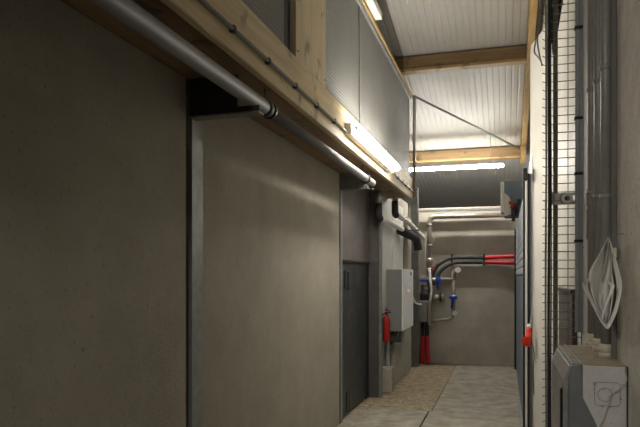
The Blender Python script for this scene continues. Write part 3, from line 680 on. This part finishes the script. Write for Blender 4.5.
# embossed rounded square with circle
def rr(cx, cz, hw, r, n=6):
    o = []
    for sx, sz, a0 in ((1, 1, 0), (-1, 1, 90), (-1, -1, 180), (1, -1, 270)):
        for k in range(n+1):
            a = math.radians(a0+90*k/n); o.append((cx+sx*(hw-r)+r*math.cos(a), cz+sz*(hw-r)+r*math.sin(a)))
    return o
c_ = atY(607.3, 394.3, Y0); hw = 12.6*2.36/625
pts = rr(c_.x, c_.z, hw*.93, .014); P = [Vector((a, Y0-.0005, b)) for a, b in pts]; P.append(P[0])
m = MB(); m.tube(P, .0011, 6, False); cc = atY(605, 393.8, Y0); m.ring((cc.x, Y0-.0005, cc.z-.004), (0,1,0), .025, .0011, 32, 6)
m.build('knockout_outline', M['box_shell'], cbx, label='rounded square outline with a circle inside')
m = MB(); m.tube(smooth_path([atY(u, w_, Y0-.006) for u, w_ in ((625, 366), (624.5, 372), (627, 378), (624, 386), (615, 392), (608, 397), (611, 400), (607, 408), (604, 418), (598, 430))]), .0013, 6)
o = m.build('thin_wire', M['beige_plastic']); o['label'] = 'thin pale wire hanging over the side of the near control box'; o['category'] = 'wire'
m = MB(); m.box(.437, .44, Y0-.01, Y0+.04, ZB, ZT-.002); m.build('wall_gasket', M['black'], cbx)

# ------------------------------------------------------------ hanging papers
def loft(A, ya, B, yb, lab, th=.001):
    """a curved sheet between its front edge A (at depth ya) and its back edge B (at depth yb)"""
    PA = smooth_path([atY(u, v_, ya) for u, v_ in A], 5); PB = smooth_path([atY(u, v_, yb) for u, v_ in B], 5)
    m = MB(); n = 4; rows = []
    for k in range(n+1):
        t = k/n; rows.append([m.bm.verts.new(a.lerp(b, t)+Vector((0, .006*math.sin(3.14*t), 0))) for a, b in zip(PA, PB)])
    for k in range(n):
        for i in range(len(PA)-1):
            f = m.bm.faces.new((rows[k][i], rows[k][i+1], rows[k+1][i+1], rows[k+1][i])); f.smooth = True
    o = m.build('hanging_paper', M['paper']); q = o.modifiers.new('t', 'SOLIDIFY'); q.thickness = th
    o['label'] = lab; o['category'] = 'paper'; o['group'] = 'papers hanging on the near right wall'
loft([(608, 237), (598, 256), (589, 273), (591, 290), (596, 306), (603, 320), (607, 327)], 2.64,
     [(608.5, 238), (606, 256), (602, 274), (599, 290), (599, 306), (603, 318), (606, 325)], 2.70, 'broad grey hanging sheet, left half of the bundle, falling from the hook')
loft([(590, 276), (586, 280.5), (582.2, 285), (587, 295), (593, 307), (600, 320), (606, 327.5)], 2.60,
     [(590, 275.5), (588.5, 281), (588, 287), (591.5, 297), (596, 308), (602, 320), (607, 326)], 2.63, 'bright hanging sheet whose corner points left over the bluish conduits')
loft([(608.5, 240), (607, 255), (604, 268), (600, 282), (600, 296), (602, 310), (605, 322)], 2.625,
     [(608.5, 240), (608.5, 256), (607, 270), (604, 284), (603, 298), (604, 311), (606, 322)], 2.68, 'narrow hanging sheet just left of the dark middle fold')
loft([(608, 241), (601, 257), (594, 272), (592, 286), (596, 300), (601, 312), (606, 323)], 2.69,
     [(608.5, 241), (611, 257), (612, 272), (611, 286), (610, 300), (609, 312), (606.5, 323)], 2.715, 'rearmost hanging sheet closing the back of the bundle')
loft([(607.5, 279), (610, 282), (614.7, 285.5), (611, 296), (606, 308), (602.5, 320)], 2.59,
     [(606.5, 278), (608, 283), (610.5, 287), (608, 297), (604, 308), (601.5, 319)], 2.61, 'bright folded sheet edge sticking up inside the hanging bundle')
loft([(602.3, 282.5), (603.5, 286), (603, 292), (601, 300)], 2.60,
     [(601, 283), (602, 287), (601.4, 293), (600, 301)], 2.615, 'smallest pale sheet tip inside the hanging bundle')
loft([(609.5, 241), (611.5, 256), (611.5, 270), (613.5, 284), (612.5, 300), (610, 315), (606, 325)], 2.67,
     [(609.5, 241), (610.8, 256), (610.5, 270), (611, 284), (611, 300), (609, 315), (606, 324)], 2.70, 'hanging sheet right of the dark middle fold')
loft([(609.5, 238), (614, 252), (618.5, 268), (622, 284), (620, 300), (615.5, 316), (609, 328.5)], 2.60,
     [(609.5, 239), (612, 253), (614, 268), (616.5, 284), (616, 300), (612, 314), (606.5, 326)], 2.64, 'rightmost hanging sheet, lying against the concrete wall')
loft([(592, 304), (598, 317), (603, 325), (607, 328.8), (610.5, 327), (614, 318)], 2.605,
     [(594, 303), (600, 315), (604, 321.5), (607, 324), (609.5, 322.5), (612, 314)], 2.65, 'lowest looped sheet, the rounded bottom of the hanging bundle')
r = empty('wall_hook', (.42, 2.66, 1.86), 'small hook holding the papers on the near right wall', 'hook')
a = atY(608.7, 237, 2.64)
m = MB(); m.tube(smooth_path([(.44, 2.64, a.z+.012), (a.x+.01, 2.64, a.z+.01), (a.x, 2.64, a.z), (a.x-.002, 2.64, a.z+.012)]), .0015, 8); m.build('hook_wire', M['galv_dull'], r)
a = atY(614.5, 250, 2.62); m = MB(); m.box(a.x-.006, a.x+.006, 2.6, 2.64, a.z-.03, a.z+.008, .003); o = m.build('wooden_peg', M['beige_plastic']); o['label'] = 'beige peg clipped to the right of the hanging papers'; o['category'] = 'peg'
